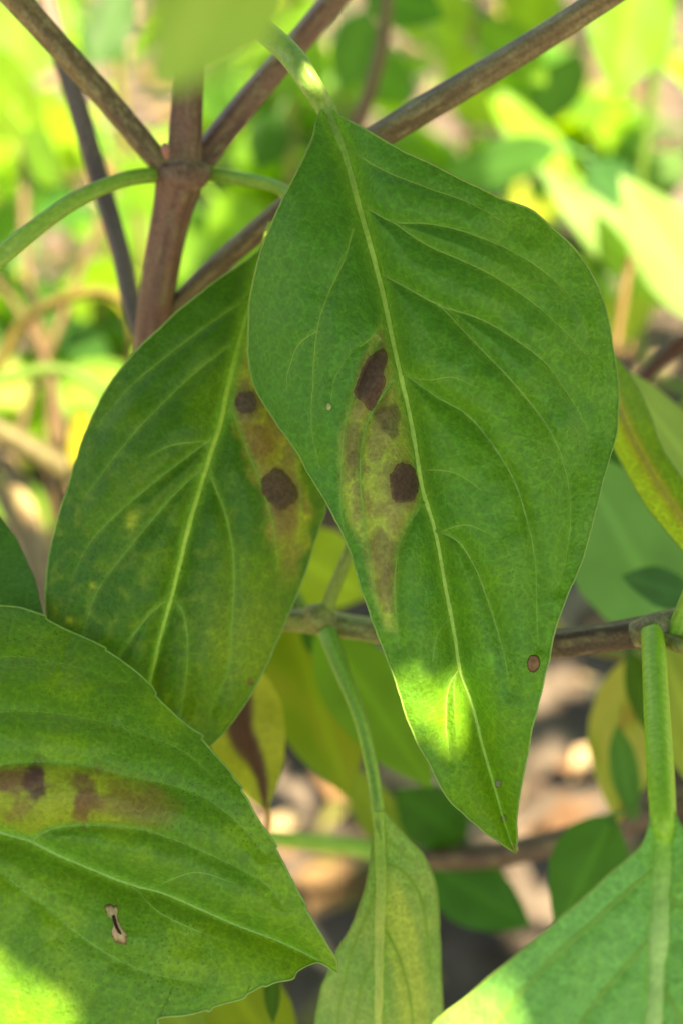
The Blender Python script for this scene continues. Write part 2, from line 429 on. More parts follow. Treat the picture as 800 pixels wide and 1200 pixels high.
mV = [([(405, 172), (450, 200), (500, 220), (550, 238), (592, 262)], .4, 1.5),
      ([(427, 242), (460, 260), (500, 262), (545, 272), (600, 295), (645, 325), (675, 358), (690, 395)], .8, 2.2),
      ([(460, 260), (500, 287), (540, 305), (580, 325), (625, 356), (665, 392), (694, 425)], .7, 1.8),
      ([(449, 322), (485, 342), (515, 358), (565, 375), (609, 402), (639, 426), (661, 456), (680, 487), (695, 522)], .9, 2.4),
      ([(515, 358), (556, 402), (590, 437), (616, 467), (639, 497), (657, 535), (667, 580), (667, 617), (661, 659), (652, 690)], .9, 2.0),
      ([(472, 437), (510, 464), (547, 486), (577, 522), (601, 562), (616, 606), (626, 655), (628, 700), (629, 757)], 1.0, 2.2),
      ([(492, 550), (525, 552), (545, 561), (566, 577)], .3, 1.1),
      ([(474, 440), (500, 445), (530, 442), (556, 453)], .3, 1.0),
      ([(513, 624), (545, 615), (576, 627)], .3, 1.0),
      ([(508, 621), (536, 634), (557, 667), (571, 704), (582, 738), (592, 778), (597, 810)], .9, 2.0),
      ([(413, 268), (405, 300), (385, 345), (372, 385), (367, 445), (365, 500), (375, 548)], .6, 1.6),
      ([(371, 388), (350, 405), (338, 435), (336, 458)], .4, 1.3),
      ([(448, 372), (435, 395), (412, 413), (394, 440), (388, 470)], .5, 1.3),
      ([(444, 400), (420, 450), (404, 500), (400, 560), (400, 604), (410, 650)], .8, 1.6),
      ([(460, 445), (436, 482), (425, 515), (422, 560), (427, 615), (436, 675), (446, 720)], .8, 2.0),
      ([(497, 588), (475, 620), (465, 652), (462, 697), (468, 760)], .9, 1.6),
      ([(538, 783), (525, 805), (522, 844), (526, 888)], 1.0, 1.3),
      ([(528, 720), (512, 742), (506, 775)], .5, 1.2)]
leafA = Leaf(mM, mL, mR, [(0, .1475), (.12, .1425), (.35, .1405), (.6, .1410), (.85, .1435), (1, .1470)],
             (-.0045, .0062), (-.0050, .0031), [(v, k) for v, k, _ in mV], 0.0021, 9.5, 0.0007, 3)
YEL_A = [(449, 372), (462, 420), (474, 470), (484, 520), (494, 580), (478, 612), (464, 650), (461, 700), (462, 740), (450, 735), (436, 690), (426, 640), (408, 610), (399, 570), (400, 510), (412, 468), (428, 420)]
SPOT_A = [[(450, 407), (454, 420), (450, 435), (452, 447), (447, 462), (437, 480), (431, 482), (425, 472), (414, 463), (417, 450), (422, 435), (430, 420), (440, 411)],
          [(472, 541), (482, 545), (489, 557), (490, 572), (485, 585), (473, 590), (462, 589), (458, 577), (456, 560), (462, 548)]]
def colA(px, py, s):
    n = fbm(px / 60, py / 60, 4, 4); n2 = fbm(px / 14, py / 14, 9, 4)
    c = np.tile(G_DEEP, (len(px), 1))
    yel = sstep(0.36, 0.72, n + (px - 520) / 900.0 + (py - 520) / 2600) * 0.6
    c = blend(c, G_MID, yel)
    mott = .22 * sstep(.40, .75, n2) * sstep(380, 560, px + .4 * (py - 400)) * .6
    c = blend(c, G_YEL, mott)
    # pale towards the tip and right margin
    c = blend(c, G_YEL * 1.05, sstep(690, 950, py) * .40 * (0.5 + n2))
    m = polymask(px, py, YEL_A, 7)
    wob = fbm(px / 22, py / 22, 13, 4)
    c = blend(c, OCHRE, m * .9)
    c = blend(c, TAN, m * sstep(.45, .68, wob) * .6)
    for x, y, r, k, kk in [(452, 497, 17, DARK * 1.4, .75), (410, 515, 20, TAN * .65, .7), (445, 400, 14, TAN * .7, .8), (448, 650, 24, TAN * .75, .7), (452, 690, 20, TAN * .8, .7), (430, 455, 36, TAN * .8, .55), (472, 568, 30, TAN * .75, .6), (412, 545, 14, TAN * .6, .5)]:
        d = np.hypot(px - x, (py - y) * .8) + (wob - .5) * 44
        c = blend(c, k, m * kk * (1 - sstep(r * .5, r * 1.15, d)))
    for sp in SPOT_A:
        c = blend(c, TAN * .8, polymask(px + (wob - .5) * 9, py + (wob - .5) * 9, sp, 6.5) * .85)
    return c * (0.93 + 0.14 * fbm(px / 5, py / 5, 21, 2))[:, None]
leafA.blade('leaf', plantA, colA, 460, 120, label='big green leaf with two dark brown spots on a yellowed strip beside its midrib')
leafA.vein('midrib', mM, 9.5, 1.2, fade(srgb(158, 198, 96), srgb(188, 226, 98)), .38, 0.0001)
for v, k, wd in mV: leafA.vein('side_vein', v, wd * 1.15, .25, flat=.35)
leafA.spot('brown_spot', SPOT_A[0], srgb(96, 76, 60), rim=srgb(112, 94, 60))
leafA.spot('brown_spot', SPOT_A[1], srgb(94, 74, 58), rim=srgb(108, 92, 58))
leafA.spot('brown_spot', [(625, 767), (631, 770), (632, 780), (627, 788), (619, 786), (617, 777), (620, 769)], srgb(140, 104, 72), rim=srgb(92, 58, 30))
leafA.spot('pale_speck', [(583, 913), (588, 917), (585, 923), (580, 922), (580, 916)], srgb(160, 160, 120), rim=srgb(110, 110, 60))
leafA.spot('pale_speck', [(589, 953), (593, 958), (590, 964), (585, 961)], srgb(160, 160, 120), rim=srgb(110, 110, 60))
leafA.spot('pale_speck', [(385, 472), (388, 475), (387, 480), (383, 480), (383, 474)], srgb(190, 185, 120))
leafA.spot('leaf_tip_scar', [(598, 990), (606, 990), (606, 999), (602, 1000)], srgb(170, 150, 100))
pxtube('petiole', [(229, -40, .163, 9), (262, -6, .158, 11), (300, 28, .152, 13), (338, 62, .149, 14), (362, 96, .1475, 13), (380, 126, leafA.depth(380, 126) + .0001, 11), (393, 158, leafA.depth(393, 158) + .0004, 8), (404, 185, leafA.depth(404, 185) + .0016, 5)], M_PET, leafA.obj, PETIOLE, sides=20, square=.05, flat=.75)

# leaf behind
bLf = [(318, 262), (302, 296), (260, 325), (220, 355), (185, 387), (155, 417), (125, 456), (100, 510), (82, 565), (66, 615), (57, 662), (55, 720), (70, 800), (106, 870), (165, 935)]
bR = [(320, 262), (352, 330), (372, 430), (384, 520), (382, 590), (372, 622), (360, 664), (344, 704), (325, 750), (301, 800), (277, 840), (246, 875), (205, 912), (165, 935)]
bM = [(319, 262), (303, 320), (287, 380), (272, 435), (260, 490), (245, 540), (225, 605), (202, 695), (185, 760), (172, 830), (165, 935)]
bV = [([(296, 345), (245, 380), (200, 414), (147, 459), (115, 500)], .6, 1.2),
      ([(276, 400), (225, 440), (170, 494), (135, 535), (102, 580)], .8, 1.6),
      ([(247, 515), (200, 550), (145, 596), (106, 636), (83, 682)], .9, 1.7),
      ([(236, 517), (200, 522), (170, 538)], .3, 1.0),
      ([(238, 547), (195, 590), (146, 650), (115, 692), (96, 747)], .9, 1.7),
      ([(200, 697), (170, 726), (141, 770), (125, 810)], .8, 1.5),
      ([(246, 555), (265, 605), (274, 660), (272, 730), (267, 785), (246, 836)], 1.0, 1.7),
      ([(203, 700), (217, 726), (220, 776), (213, 836)], .8, 1.5),
      ([(268, 470), (286, 520), (305, 566), (320, 616), (326, 668)], .8, 1.3),
      ([(300, 370), (330, 470), (346, 530), (353, 590), (350, 645)], .7, 1.3)]
leafB = Leaf(bM, bLf, bR, [(0, .164), (.15, .157), (.45, .1515), (.75, .1520), (1, .157)], (-.0035, .0042), (-.0015, .0050),
             [(v, k) for v, k, _ in bV], 0.0015, 9.5, 0.0007, 31)
YEL_B = [(288, 385), (310, 420), (338, 480), (352, 532), (362, 592), (360, 640), (350, 680), (330, 690), (318, 610), (303, 565), (285, 522), (270, 478)]
SPOT_B = [[(280, 461), (294, 459), (301, 468), (299, 480), (289, 485), (279, 482), (275, 471)],
          [(322, 548), (334, 553), (346, 568), (350, 582), (342, 592), (328, 599), (316, 590), (307, 577), (306, 564), (313, 555)]]
def colB(px, py, s):
    n = fbm(px / 60, py / 60, 44, 4); n2 = fbm(px / 13, py / 13, 49, 4)
    c = np.tile(srgb(60, 108, 22), (len(px), 1))
    c = blend(c, srgb(80, 124, 20), sstep(.4, .65, n + (py - 600) / 1500) * .8)
    c = blend(c, srgb(128, 152, 44), sstep(.45, .8, n2) * sstep(480, 700, py + .3 * (300 - px)) * .35)
    c = blend(c, srgb(128, 152, 44), np.exp(-((px - 290) / 60) ** 2 - ((py - 750) / 70) ** 2) * .5)
    m = polymask(px + (fbm(px / 20, py / 20, 58, 3) - .5) * 22, py, YEL_B, 9) * (1 - .75 * sstep(600, 690, py)); wob = fbm(px / 18, py / 18, 53, 4)
    c = blend(c, srgb(162, 170, 52), m * .9)
    c = blend(c, srgb(114, 98, 58), m * sstep(.4, .62, wob) * .7)
    for x, y, r, k in [(325, 610, 26, TAN * .8), (300, 520, 30, srgb(124, 100, 44)), (345, 655, 18, TAN * .8), (287, 474, 24, TAN * .6), (327, 574, 34, TAN * .6)]:
        d = np.hypot(px - x, py - y) + (wob - .5) * 20
        c = blend(c, k, m * .75 * (1 - sstep(r * .5, r * 1.2, d)))
    for x, y, r in [(155, 605, 7), (153, 614, 5), (109, 686, 4), (82, 727, 4)]:
        c = blend(c, srgb(165, 180, 60), .8 * np.exp(-((px - x) ** 2 + (py - y) ** 2) / r ** 2))
    for sp in SPOT_B:
        c = blend(c, TAN * .75, polymask(px + (wob - .5) * 9, py + (wob - .5) * 9, sp, 6.5) * .85)
    return c * (0.93 + 0.14 * fbm(px / 5, py / 5, 61, 2))[:, None]
leafB.blade('leaf', plantA, colB, 400, 100, label='dark green leaf with two brown spots, tucked behind the big leaf')
leafB.vein('midrib', bM, 5.5, 1.6, plain(srgb(184, 220, 76), .12), .45, 0.00005)
for v, k, wd in bV: leafB.vein('side_vein', v, wd, .25, VEIN_L, flat=.35)
leafB.spot('brown_spot', SPOT_B[0], srgb(102, 84, 64), rim=srgb(106, 90, 52))
leafB.spot('brown_spot', SPOT_B[1], srgb(102, 84, 64), rim=srgb(106, 90, 52))
leafB.spot('brown_spot', [(292, 794), (296, 796), (295, 803), (290, 800)], srgb(150, 120, 70), rim=srgb(80, 60, 30))
pxtube('petiole', [(240, 203, .172, 9), (285, 210, .170, 8), (330, 222, .168, 7), (338, 245, .165, 6), (319, 268, .164, 5)], M_PET, leafB.obj, PETIOLE_D, sides=14)

# stems of the main plant
pxtube('stem', [(226, -60, .166, 17), (222, 60, .1675, 17), (219, 130, .169, 18), (216, 185, .170, 20), (211, 212, .170, 26), (203, 245, .1715, 22), (192, 300, .174, 20), (182, 370, .178, 20), (180, 450, .183, 21), (186, 650, .196, 22)], M_STEM, plantA, PURPLE, 200, 28, .10)
pxtube('branch', [(208, 203, .170, 12), (186, 188, .169, 13), (130, 122, .166, 13.5), (70, 55, .163, 14), (22, 2, .161, 15), (-40, -65, .159, 15)], M_STEM, plantA, BROWN, sides=24, square=.1)
pxtube('branch', [(224, 205, .172, 12), (243, 178, .173, 15), (300, 107, .175, 14.5), (340, 60, .177, 14), (388, 4, .179, 14), (440, -60, .182, 13)], M_STEM, plantA, PURPLE, sides=24, square=.1)
pxtube('branch', [(184, 395, .180, 10), (215, 350, .178, 11), (265, 302, .175, 12), (330, 248, .171, 13), (400, 190, .167, 14), (450, 156, .165, 15), (530, 108, .163, 15), (620, 54, .161, 14.5), (700, 3, .159, 14), (790, -55, .157, 14)], M_STEM, plantA, BROWN, sides=24, square=.1)
pxtube('branch', [(180, 420, .184, 10), (158, 370, .187, 11), (140, 290, .192, 11), (118, 215, .196, 12), (90, 120, .20, 12), (65, 40, .204, 12), (48, -30, .208, 12)], M_STEM, plantA, streak(srgb(108, 92, 80), srgb(86, 72, 64), srgb(120, 110, 90), 41), sides=18, square=.08)
pxtube('petiole', [(216, 206, .171, 8), (182, 205, .169, 9), (140, 212, .165, 9), (90, 234, .161, 10), (45, 265, .158, 11), (0, 302, .156, 12), (-50, 350, .154, 12)], M_PET, plantA, PETIOLE_D, sides=16)
# node swelling with a leaf bud
pxtube('node', [(190, 197, .169, 10), (200, 205, .1688, 16), (213, 208, .1685, 19), (228, 206, .1688, 17), (240, 199, .170, 10)], M_STEM, plantA, PURPLE, 24, 20, .03)
pxtube('bud', [(196, 186, .1665, 2), (195, 180, .166, 4), (194, 174, .166, 5), (193, 168, .166, 2.5)], M_VEIN, plantA, plain(srgb(200, 140, 120)), 10, 10, 0)

# lower end of the stem to the soil
def to_soil(parent, p0, r, name='stem', colf=PURPLE, lean=(0, 0)):
    p0 = np.asarray(p0, float); g = np.array([p0[0] + lean[0], p0[1] + lean[1], -0.02])
    P = resample([p0, p0 * .6 + g * .4 + np.array([.004, .004, 0]), g], 24)
    return tube3(name, P, np.linspace(r, r * 1.5, 24), colf, M_STEM, parent, 12, .08)
to_soil(plantA, W(186, 648, .196), 26 * .196 / FPX, lean=(.0, .05))

# blurred leaf close to the lens, top edge
def axis_leaf(parent, base, tip, wpx, col, col2=None, roll=0.0, bend=0.0, fold=0.12, stripe=None, name='leaf', nr=26, nc=9, mat=None, label=None, petiole_to=None, pr=3.0, wave=.03, seed=0, center=None, cw=.25, pcol=None):
    """a free-standing basil leaf: base and tip as (x, y, distance), width in photo pixels seen face on"""
    b = W(*base); t = W(*tip); a = t - b; L = np.linalg.norm(a); a = a / L
    mid = (b + t) / 2; v = CAM - mid; v /= np.linalg.norm(v)
    wd = np.cross(a, v); wd /= np.linalg.norm(wd); nn = np.cross(wd, a)
    if nn @ v < 0: nn = -nn
    r = math.radians(roll); wd, nn = wd * math.cos(r) + nn * math.sin(r), nn * math.cos(r) - wd * math.sin(r)
    hw = wpx / 2 * (base[2] + tip[2]) / 2 / FPX
    T = np.linspace(0, 1, nr); prof = np.interp(T, [0, .04, .12, .25, .42, .58, .74, .87, .95, 1], [.04, .20, .52, .86, 1, .95, .72, .40, .16, .01])
    S = np.linspace(-1, 1, nc)
    TT, SS = np.meshgrid(T, S, indexing='ij'); PR = prof[:, None] + 0 * SS
    u = SS * PR * hw
    h = fold * np.abs(SS) * PR * hw - .10 * hw * (SS * PR) ** 2 + bend * L * (4 * TT * (1 - TT) * .5) + wave * hw * np.sin(TT * 17 + SS * 2 + seed) * np.abs(SS)
    V = b + a * (TT * L)[..., None] + wd * u[..., None] + nn * h[..., None]
    col = np.asarray(col); n = fbm(TT * 5 + seed, SS * 2, seed + 3, 3)[..., None]
    C = col * (0.8 + .4 * n)
    if col2 is not None: C = C * (1 - sstep(.4, .65, n)) + np.asarray(col2) * sstep(.4, .65, n)
    if center is not None:
        m = (1 - sstep(cw * .6, cw * 1.3, np.abs(SS + .12 * np.sin(TT * 9)) + .25 * (n[..., 0] - .5)))[..., None]; C = C * (1 - m) + np.asarray(center) * m
    ms = np.exp(-(SS / .09) ** 2)[..., None]; C = C * (1 - .6 * ms) + (np.asarray(stripe) if stripe is not None else col * 1.5) * .6 * ms
    o = mesh_obj(name, V.reshape(-1, 3), grid_faces(nr, nc), mat or M_FAR, parent, C.reshape(-1, 3))
    if label: o['label'] = label
    if petiole_to is not None:
        q = W(*petiole_to); m = (q + b) / 2 + nn * .15 * np.linalg.norm(q - b)
        P = resample([q, m, b, b + a * L * .08], 14)
        rr = pr * base[2] / FPX
        tube3('petiole', P, np.linspace(rr * 1.2, rr * .8, 14), plain(col * 1.25 if pcol is None else pcol), M_VEIN, o, 8, 0)
    return o

axis_leaf(plantA, (322, -150, .064), (176, 112, .060), 190, srgb(138, 176, 96), roll=15, bend=.08, seed=5, nr=40, nc=17, stripe=srgb(180, 205, 130), label='pale green leaf out of focus close to the lens at the top', petiole_to=(300, -520, .10), pr=7)

# ---------- big leaf at the lower left, nearest the lens on that side
plantC = thing('basil_plant', 'basil plant at the left edge, large toothed leaf filling the lower left corner', 'basil plant')
cT = [(-330, 880), (-300, 830), (-220, 758), (-110, 712), (0, 710), (35, 717), (75, 737), (115, 757), (150, 780), (174, 801), (178, 807), (184, 817), (212, 845), (233, 862), (237, 867), (256, 888), (271, 906), (273, 912), (290, 938), (305, 965), (309, 972), (326, 1000), (344, 1038), (349, 1048), (370, 1086), (392, 1125), (396, 1140)]
cB = [(-330, 884), (-320, 960), (-230, 1170), (-110, 1300), (0, 1312), (100, 1265), (160, 1225), (184, 1203), (187, 1193), (220, 1190), (246, 1184), (251, 1180), (286, 1170), (291, 1165), (318, 1153), (342, 1147), (346, 1141), (352, 1136), (370, 1129), (385, 1134), (396, 1140)]
cM = [(-330, 882), (-180, 918), (0, 975), (35, 985), (75, 1005), (150, 1035), (190, 1046), (235, 1065), (280, 1085), (325, 1102), (365, 1121), (396, 1140)]
cV = [([(-120, 905), (-60, 800), (0, 771), (60, 775), (120, 790), (150, 800)], .5, 1.1),
      ([(-90, 930), (-50, 850), (0, 835), (55, 835), (115, 845), (165, 860), (215, 880), (250, 910)], .6, 1.2),
      ([(-60, 955), (-20, 905), (30, 893), (100, 897), (150, 910), (200, 920), (240, 935), (280, 965), (310, 1000)], 1.0, 1.5),
      ([(35, 985), (65, 970), (110, 967), (165, 972), (215, 988), (265, 1010), (310, 1035), (332, 1062)], 1.0, 1.6),
      ([(-60, 957), (0, 1020), (50, 1060), (100, 1100), (150, 1130), (200, 1146), (235, 1150)], .6, 1.3),
      ([(155, 1037), (185, 1068), (230, 1090), (270, 1105)], .4, 1.0),
      ([(190, 1035), (230, 1022), (275, 1035)], .3, .9)]
leafC = Leaf(cM, cT, cB, [(0, .133), (.3, .1345), (.55, .1370), (.8, .1390), (1, .1415)], (-.0035, .0010), (-.0020, .0030),
             [(v, k) for v, k, _ in cV], 0.0015, 10.5, 0.0007, 71, 3.0)
def colC(px, py, s):
    n = fbm(px / 70, py / 70, 74, 4); n2 = fbm(px / 14, py / 14, 79, 4)
    c = np.tile(srgb(84, 134, 34), (len(px), 1))
    c = blend(c, srgb(110, 154, 34), sstep(.4, .65, n + (px - 200) / 1200) * .8)
    c = blend(c, srgb(120, 150, 50), sstep(.42, .8, n2) * .15)
    m = polymask(px, py, [(-60, 910), (0, 897), (60, 895), (130, 905), (190, 922), (215, 945), (200, 968), (150, 968), (100, 966), (60, 968), (35, 982), (0, 972), (-60, 950)], 10)
    wob = fbm(px / 20, py / 20, 83, 4)
    c = blend(c, srgb(150, 160, 50), m * .75 * (1 - sstep(120, 210, px)))
    c = blend(c, srgb(118, 116, 48), m * .6 * sstep(110, 170, px) )
    for x, y, r, k, kk in [(15, 912, 22, srgb(112, 78, 58), .85), (46, 922, 22, srgb(92, 66, 58), .9), (50, 905, 16, srgb(88, 62, 56), .9), (100, 915, 22, srgb(104, 78, 52), .85), (104, 938, 20, srgb(108, 84, 50), .8), (90, 955, 14, srgb(118, 92, 56), .7), (140, 935, 26, srgb(120, 104, 52), .6), (185, 950, 22, srgb(122, 108, 54), .5), (25, 945, 16, srgb(124, 100, 60), .6), (132, 808, 9, srgb(108, 88, 50), .7)]:
        d = np.hypot(px - x, py - y) + (wob - .5) * 46
        c = blend(c, k, kk * (1 - sstep(r * .35, r * 1.2, d)))
    return c * (0.93 + 0.14 * fbm(px / 5, py / 5, 91, 2))[:, None]
leafC.blade('leaf', plantC, colC, 420, 110, label='large toothed leaf with smudged brown patches and a torn scar')
leafC.vein('midrib', cM, 5.0, 1.4, plain(srgb(158, 200, 88), .12), .45, 0)
for v, k, wd in cV: leafC.vein('side_vein', v, wd * 1.1, .25, flat=.35)
leafC.spot('torn_scar', [(122, 1060), (129, 1057), (138, 1063), (138, 1074), (142, 1085), (150, 1098), (149, 1105), (138, 1105), (130, 1098), (133, 1086), (130, 1072), (122, 1067)], srgb(196, 168, 120), rim=srgb(110, 90, 50), rough=5)
leafC.spot('torn_slit', [(131, 1073), (135, 1072), (138, 1084), (143, 1094), (139, 1094), (134, 1084)], srgb(60, 42, 28), lift=.00016)
pxtube('petiole', [(-600, 800, .150, 12), (-470, 840, .130, 12), (-330, 882, .118, 9), (-250, 900, .119, 7)], M_PET, leafC.obj, PETIOLE, 40, 14)
to_soil(plantC, W(-600, 790, .150), .0025, colf=BROWN, lean=(-.01, .03))
axis_leaf(plantC, (-150, 525, .166), (58, 772, .150), 132, srgb(62, 112, 36), roll=12, bend=-.03, seed=2, nr=60, nc=21, mat=M_LEAF, label='plain dark green leaf at the left edge above the toothed leaf', petiole_to=(-600, 560, .165), pr=5)

# ---------- lower branch: level stem, leaf hanging in the middle, leaf at the lower right
plantB = thing('basil_plant', 'basil plant with level brown stem and leaves drooping below it, bottom right', 'basil plant')
pxtube('stem', [(318, 726, .172, 11), (345, 727, .1715, 13), (375, 729, .171, 15), (420, 736, .169, 14), (520, 748, .166, 15), (600, 757, .163, 16), (660, 753, .160, 17), (720, 745, .158, 17), (770, 738, .156, 19), (830, 730, .154, 18), (900, 724, .153, 18)], M_STEM, plantB, lambda u, a: np.where((u < .32)[..., None], OLIVE(u, a), DKBROWN(u, a)), 190, 24, .09)
to_soil(plantB, W(898, 722, .153), .0021, colf=DKBROWN, lean=(.02, .04))
pxtube('node', [(362, 716, .1705, 8), (372, 722, .169, 16), (382, 730, .169, 16), (392, 742, .169, 11)], M_STEM, plantB, OLIVE, 20, 16, .03)
pxtube('node', [(742, 744, .1545, 15), (762, 739, .1535, 19), (782, 733, .1535, 19), (802, 722, .154, 13)], M_STEM, plantB, streak(srgb(150, 142, 98), srgb(120, 108, 80), srgb(165, 170, 105), 4), 24, 18, .04)
pxtube('shoot', [(382, 716, .169, 8), (392, 688, .168, 8), (405, 655, .167, 7), (418, 610, .166, 6)], M_PET, plantB, streak(srgb(156, 176, 76), srgb(124, 150, 60), srgb(180, 190, 100), 71, 20), 30, 14)
pxtube('shoot', [(792, 742, .152, 12), (802, 715, .150, 11), (818, 670, .148, 9), (840, 600, .146, 7)], M_PET, plantB, PETIOLE_D, 30, 16)
pxtube('shoot', [(780, 748, .152, 10), (800, 757, .150, 10), (840, 762, .148, 9)], M_PET, plantB, OLIVE, 20, 14)
# hanging leaf, bottom centre
dL = [(440, 955), (436, 990), (431, 1024), (418, 1072), (395, 1116), (377, 1160), (370, 1200), (374, 1260), (398, 1350), (440, 1440)]
dR = [(448, 945), (458, 962), (476, 981), (497, 1006), (510, 1041), (514, 1094), (516, 1150), (517, 1200), (508, 1290), (480, 1370), (440, 1440)]
dM = [(443, 950), (446, 1028), (444, 1094), (443, 1200), (442, 1320), (440, 1440)]
dV = [([(446, 1010), (470, 1020), (490, 1045), (500, 1090), (505, 1150)], .8, 1.6), ([(445, 1080), (462, 1110), (478, 1160), (484, 1210)], .8, 1.6),
      ([(445, 1030), (425, 1080), (410, 1120), (398, 1180), (394, 1220)], .8, 1.6), ([(444, 1110), (424, 1150), (414, 1210)], .8, 1.6), ([(446, 980), (462, 992), (484, 1010)], .5, 1.3)]
leafD = Leaf(dM, dL, dR, [(0, .1585), (.2, .1590), (.5, .1600), (1, .166)], (.004, .004), (.003, .006), [(v, k) for v, k, _ in dV], -0.0004, 8, 0.0006, 101)
def colD(px, py, s):
    n = fbm(px / 40, py / 40, 104, 4); n2 = fbm(px / 12, py / 12, 109, 3)
    c = np.tile(srgb(126, 168, 84), (len(px), 1))
    c = blend(c, srgb(146, 174, 94), sstep(.4, .65, n) * .7)
    m = polymask(px, py, [(448, 1015), (470, 1040), (486, 1085), (500, 1160), (500, 1260), (470, 1250), (462, 1140), (448, 1090)], 8)
    c = blend(c, srgb(172, 190, 88), m * .75)  # sunlit yellow patch painted into the blade colour
    return c * (.88 + .24 * n2)[:, None]
leafD.blade('leaf', plantB, colD, 260, 60, label='pale leaf hanging at bottom centre, with a sunlit strip painted along one side', margin=1.2)
leafD.vein('midrib', dM, 6.5, 3.0, fade(srgb(160, 200, 82), srgb(190, 214, 108), .08, .3), .6, .0001)
for v, k, wd in dV: leafD.vein('side_vein', v, wd, .8, VEIN_L)
pxtube('petiole', [(384, 742, .168, 12), (393, 765, .1655, 11), (408, 805, .1625, 9), (424, 850, .1605, 8), (436, 905, .1595, 8), (442, 950, .1585, 8), (446, 1000, leafD.depth(446, 1000) + .0004, 6), (446, 1040, leafD.depth(446, 1040) + .0014, 3)], M_PET, leafD.obj, streak(srgb(164, 206, 84), srgb(118, 164, 54), srgb(190, 215, 115), 51, 10), sides=16)
# leaf at the lower right, close to the lens
eL = [(764, 950), (752, 988), (733, 1008), (704, 1033), (667, 1066), (633, 1096), (583, 1137), (542, 1171), (508, 1200), (460, 1270), (440, 1370), (500, 1520), (620, 1640), (740, 1720)]
eR = [(788, 945), (802, 972), (840, 1000), (900, 1050), (960, 1130), (1010, 1250), (1020, 1370), (960, 1520), (860, 1640), (740, 1720)]
eM = [(776, 948), (774, 1000), (769, 1100), (764, 1200), (756, 1380), (748, 1560), (740, 1720)]
eV = [([(774, 1010), (700, 1075), (640, 1130), (580, 1200), (540, 1280)], .7, 2.6), ([(770, 1090), (700, 1170), (640, 1260), (600, 1340)], .7, 2.6), ([(772, 1040), (830, 1090), (880, 1170), (920, 1280)], .7, 2.6),
      ([(767, 1140), (800, 1200), (850, 1300)], .7, 2.4)]
leafE = Leaf(eM, eL, eR, [(0, .1275), (.15, .1225), (.5, .118), (1, .118)], (-.002, .0016), (-.002, .0018), [(v, k) for v, k, _ in eV], .0007, 12, .0006, 131)
def colE(px, py, s):
    n = fbm(px / 80, py / 80, 134, 4)
    c = np.tile(srgb(108, 172, 84), (len(px), 1))
    c = blend(c, srgb(120, 180, 82), sstep(.4, .65, n) * .7)
    return c * (.9 + .2 * fbm(px / 9, py / 9, 139, 2))[:, None]
leafE.blade('leaf', plantB, colE, 300, 80, label='broad light green leaf at the lower right corner, on a long bright petiole', margin=1.4)
leafE.vein('midrib', eM, 15, 5, fade(srgb(156, 212, 78), srgb(176, 216, 116), .02, .2), .5, .0002)
for v, k, wd in eV: leafE.vein('side_vein', v, wd, 1.2)
pxtube('petiole', [(764, 742, .152, 13), (766, 770, .148, 14), (769, 830, .141, 15), (773, 900, .133, 16), (776, 955, leafE.depth(776, 955), 15), (775, 985, leafE.depth(775, 985) + .0004, 14), (774, 1020, leafE.depth(774, 1020) + .0012, 10), (772, 1070, leafE.depth(772, 1070) + .003, 6)], M_PET, leafE.obj, streak(srgb(170, 218, 66), srgb(154, 206, 54), srgb(185, 224, 92), 57, 8), sides=18)

# ---------- right edge: folded leaf and the sage-green ones behind it
plantR = thing('basil_plant', 'basil plant at the right edge with a folded yellow-green leaf and sage-green leaves', 'basil plant')
fU = [(690, 388), (718, 414), (751, 462), (774, 522), (810, 577), (862, 650), (908, 752), (915, 800)]
fD = [(688, 392), (698, 466), (718, 524), (757, 594), (800, 646), (850, 716), (895, 778), (915, 800)]
fM = [(689, 390), (712, 450), (738, 508), (768, 562), (800, 610), (850, 688), (896, 768), (915, 800)]
leafF = Leaf(fM, fD, fU, [(0, .178), (.3, .1655), (.6, .160), (1, .158)], (-.004, .004), (-.006, .004), [], .0004, 8, .0006, 151)
leafF.midw = 6.0; leafF.vcol = srgb(176, 168, 66)
def colF(px, py, s):
    d, t, side = seg_dist(px, py, s.mid); n = fbm(px / 25, py / 25, 155, 3)
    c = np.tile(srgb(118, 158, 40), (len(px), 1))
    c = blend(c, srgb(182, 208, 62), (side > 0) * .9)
    c = blend(c, srgb(170, 150, 60), np.exp(-(d / 6) ** 2) * .7)
    return c * (.85 + .3 * n)[:, None]
leafF.blade('leaf', plantR, colF, 200, 40, label='folded yellow-green leaf with a tan stripe, beside the big leaf', margin=1.0)
leafF.vein('midrib', fM, 3, 2, plain(srgb(196, 190, 84)), .5)
axis_leaf(plantR, (722, 428, .196), (930, 705, .190), 74, srgb(136, 168, 104), roll=20, seed=8, nr=40, nc=13, label='sage leaf behind the folded leaf', petiole_to=(650, 440, .194))
axis_leaf(plantR, (800, 760, .215), (668, 520, .205), 150, srgb(92, 138, 92), roll=10, seed=9, nr=40, nc=13, label='wide grey-green leaf above the level stem', petiole_to=(860, 800, .22))
axis_leaf(plantR, (815, 700, .20), (728, 676, .196), 52, srgb(66, 112, 76), roll=-25, seed=4, nr=30, nc=9, label='small dark round leaf near the right edge', petiole_to=(860, 760, .21))
axis_leaf(plantR, (700, 500, .235), (752, 588, .23), 50, srgb(52, 96, 48), seed=14, petiole_to=(650, 440, .194))
axis_leaf(plantR, (770, 745, .21), (850, 960, .20), 84, srgb(150, 172, 88), seed=15, roll=15, petiole_to=(860, 760, .21))
pxtube('twig', [(728, 478, .225, 8), (755, 441, .224, 8), (785, 412, .224, 9), (810, 396, .224, 9), (900, 380, .245, 10)], M_STEM, plantR, plain(srgb(92, 58, 40)), 40, 12)
pxtube('twig', [(740, 300, .30, 5), (733, 330, .30, 5), (724, 390, .29, 5), (716, 440, .28, 6), (728, 478, .225, 6)], M_STEM, plantR, plain(srgb(110, 86, 50)), 40, 10)
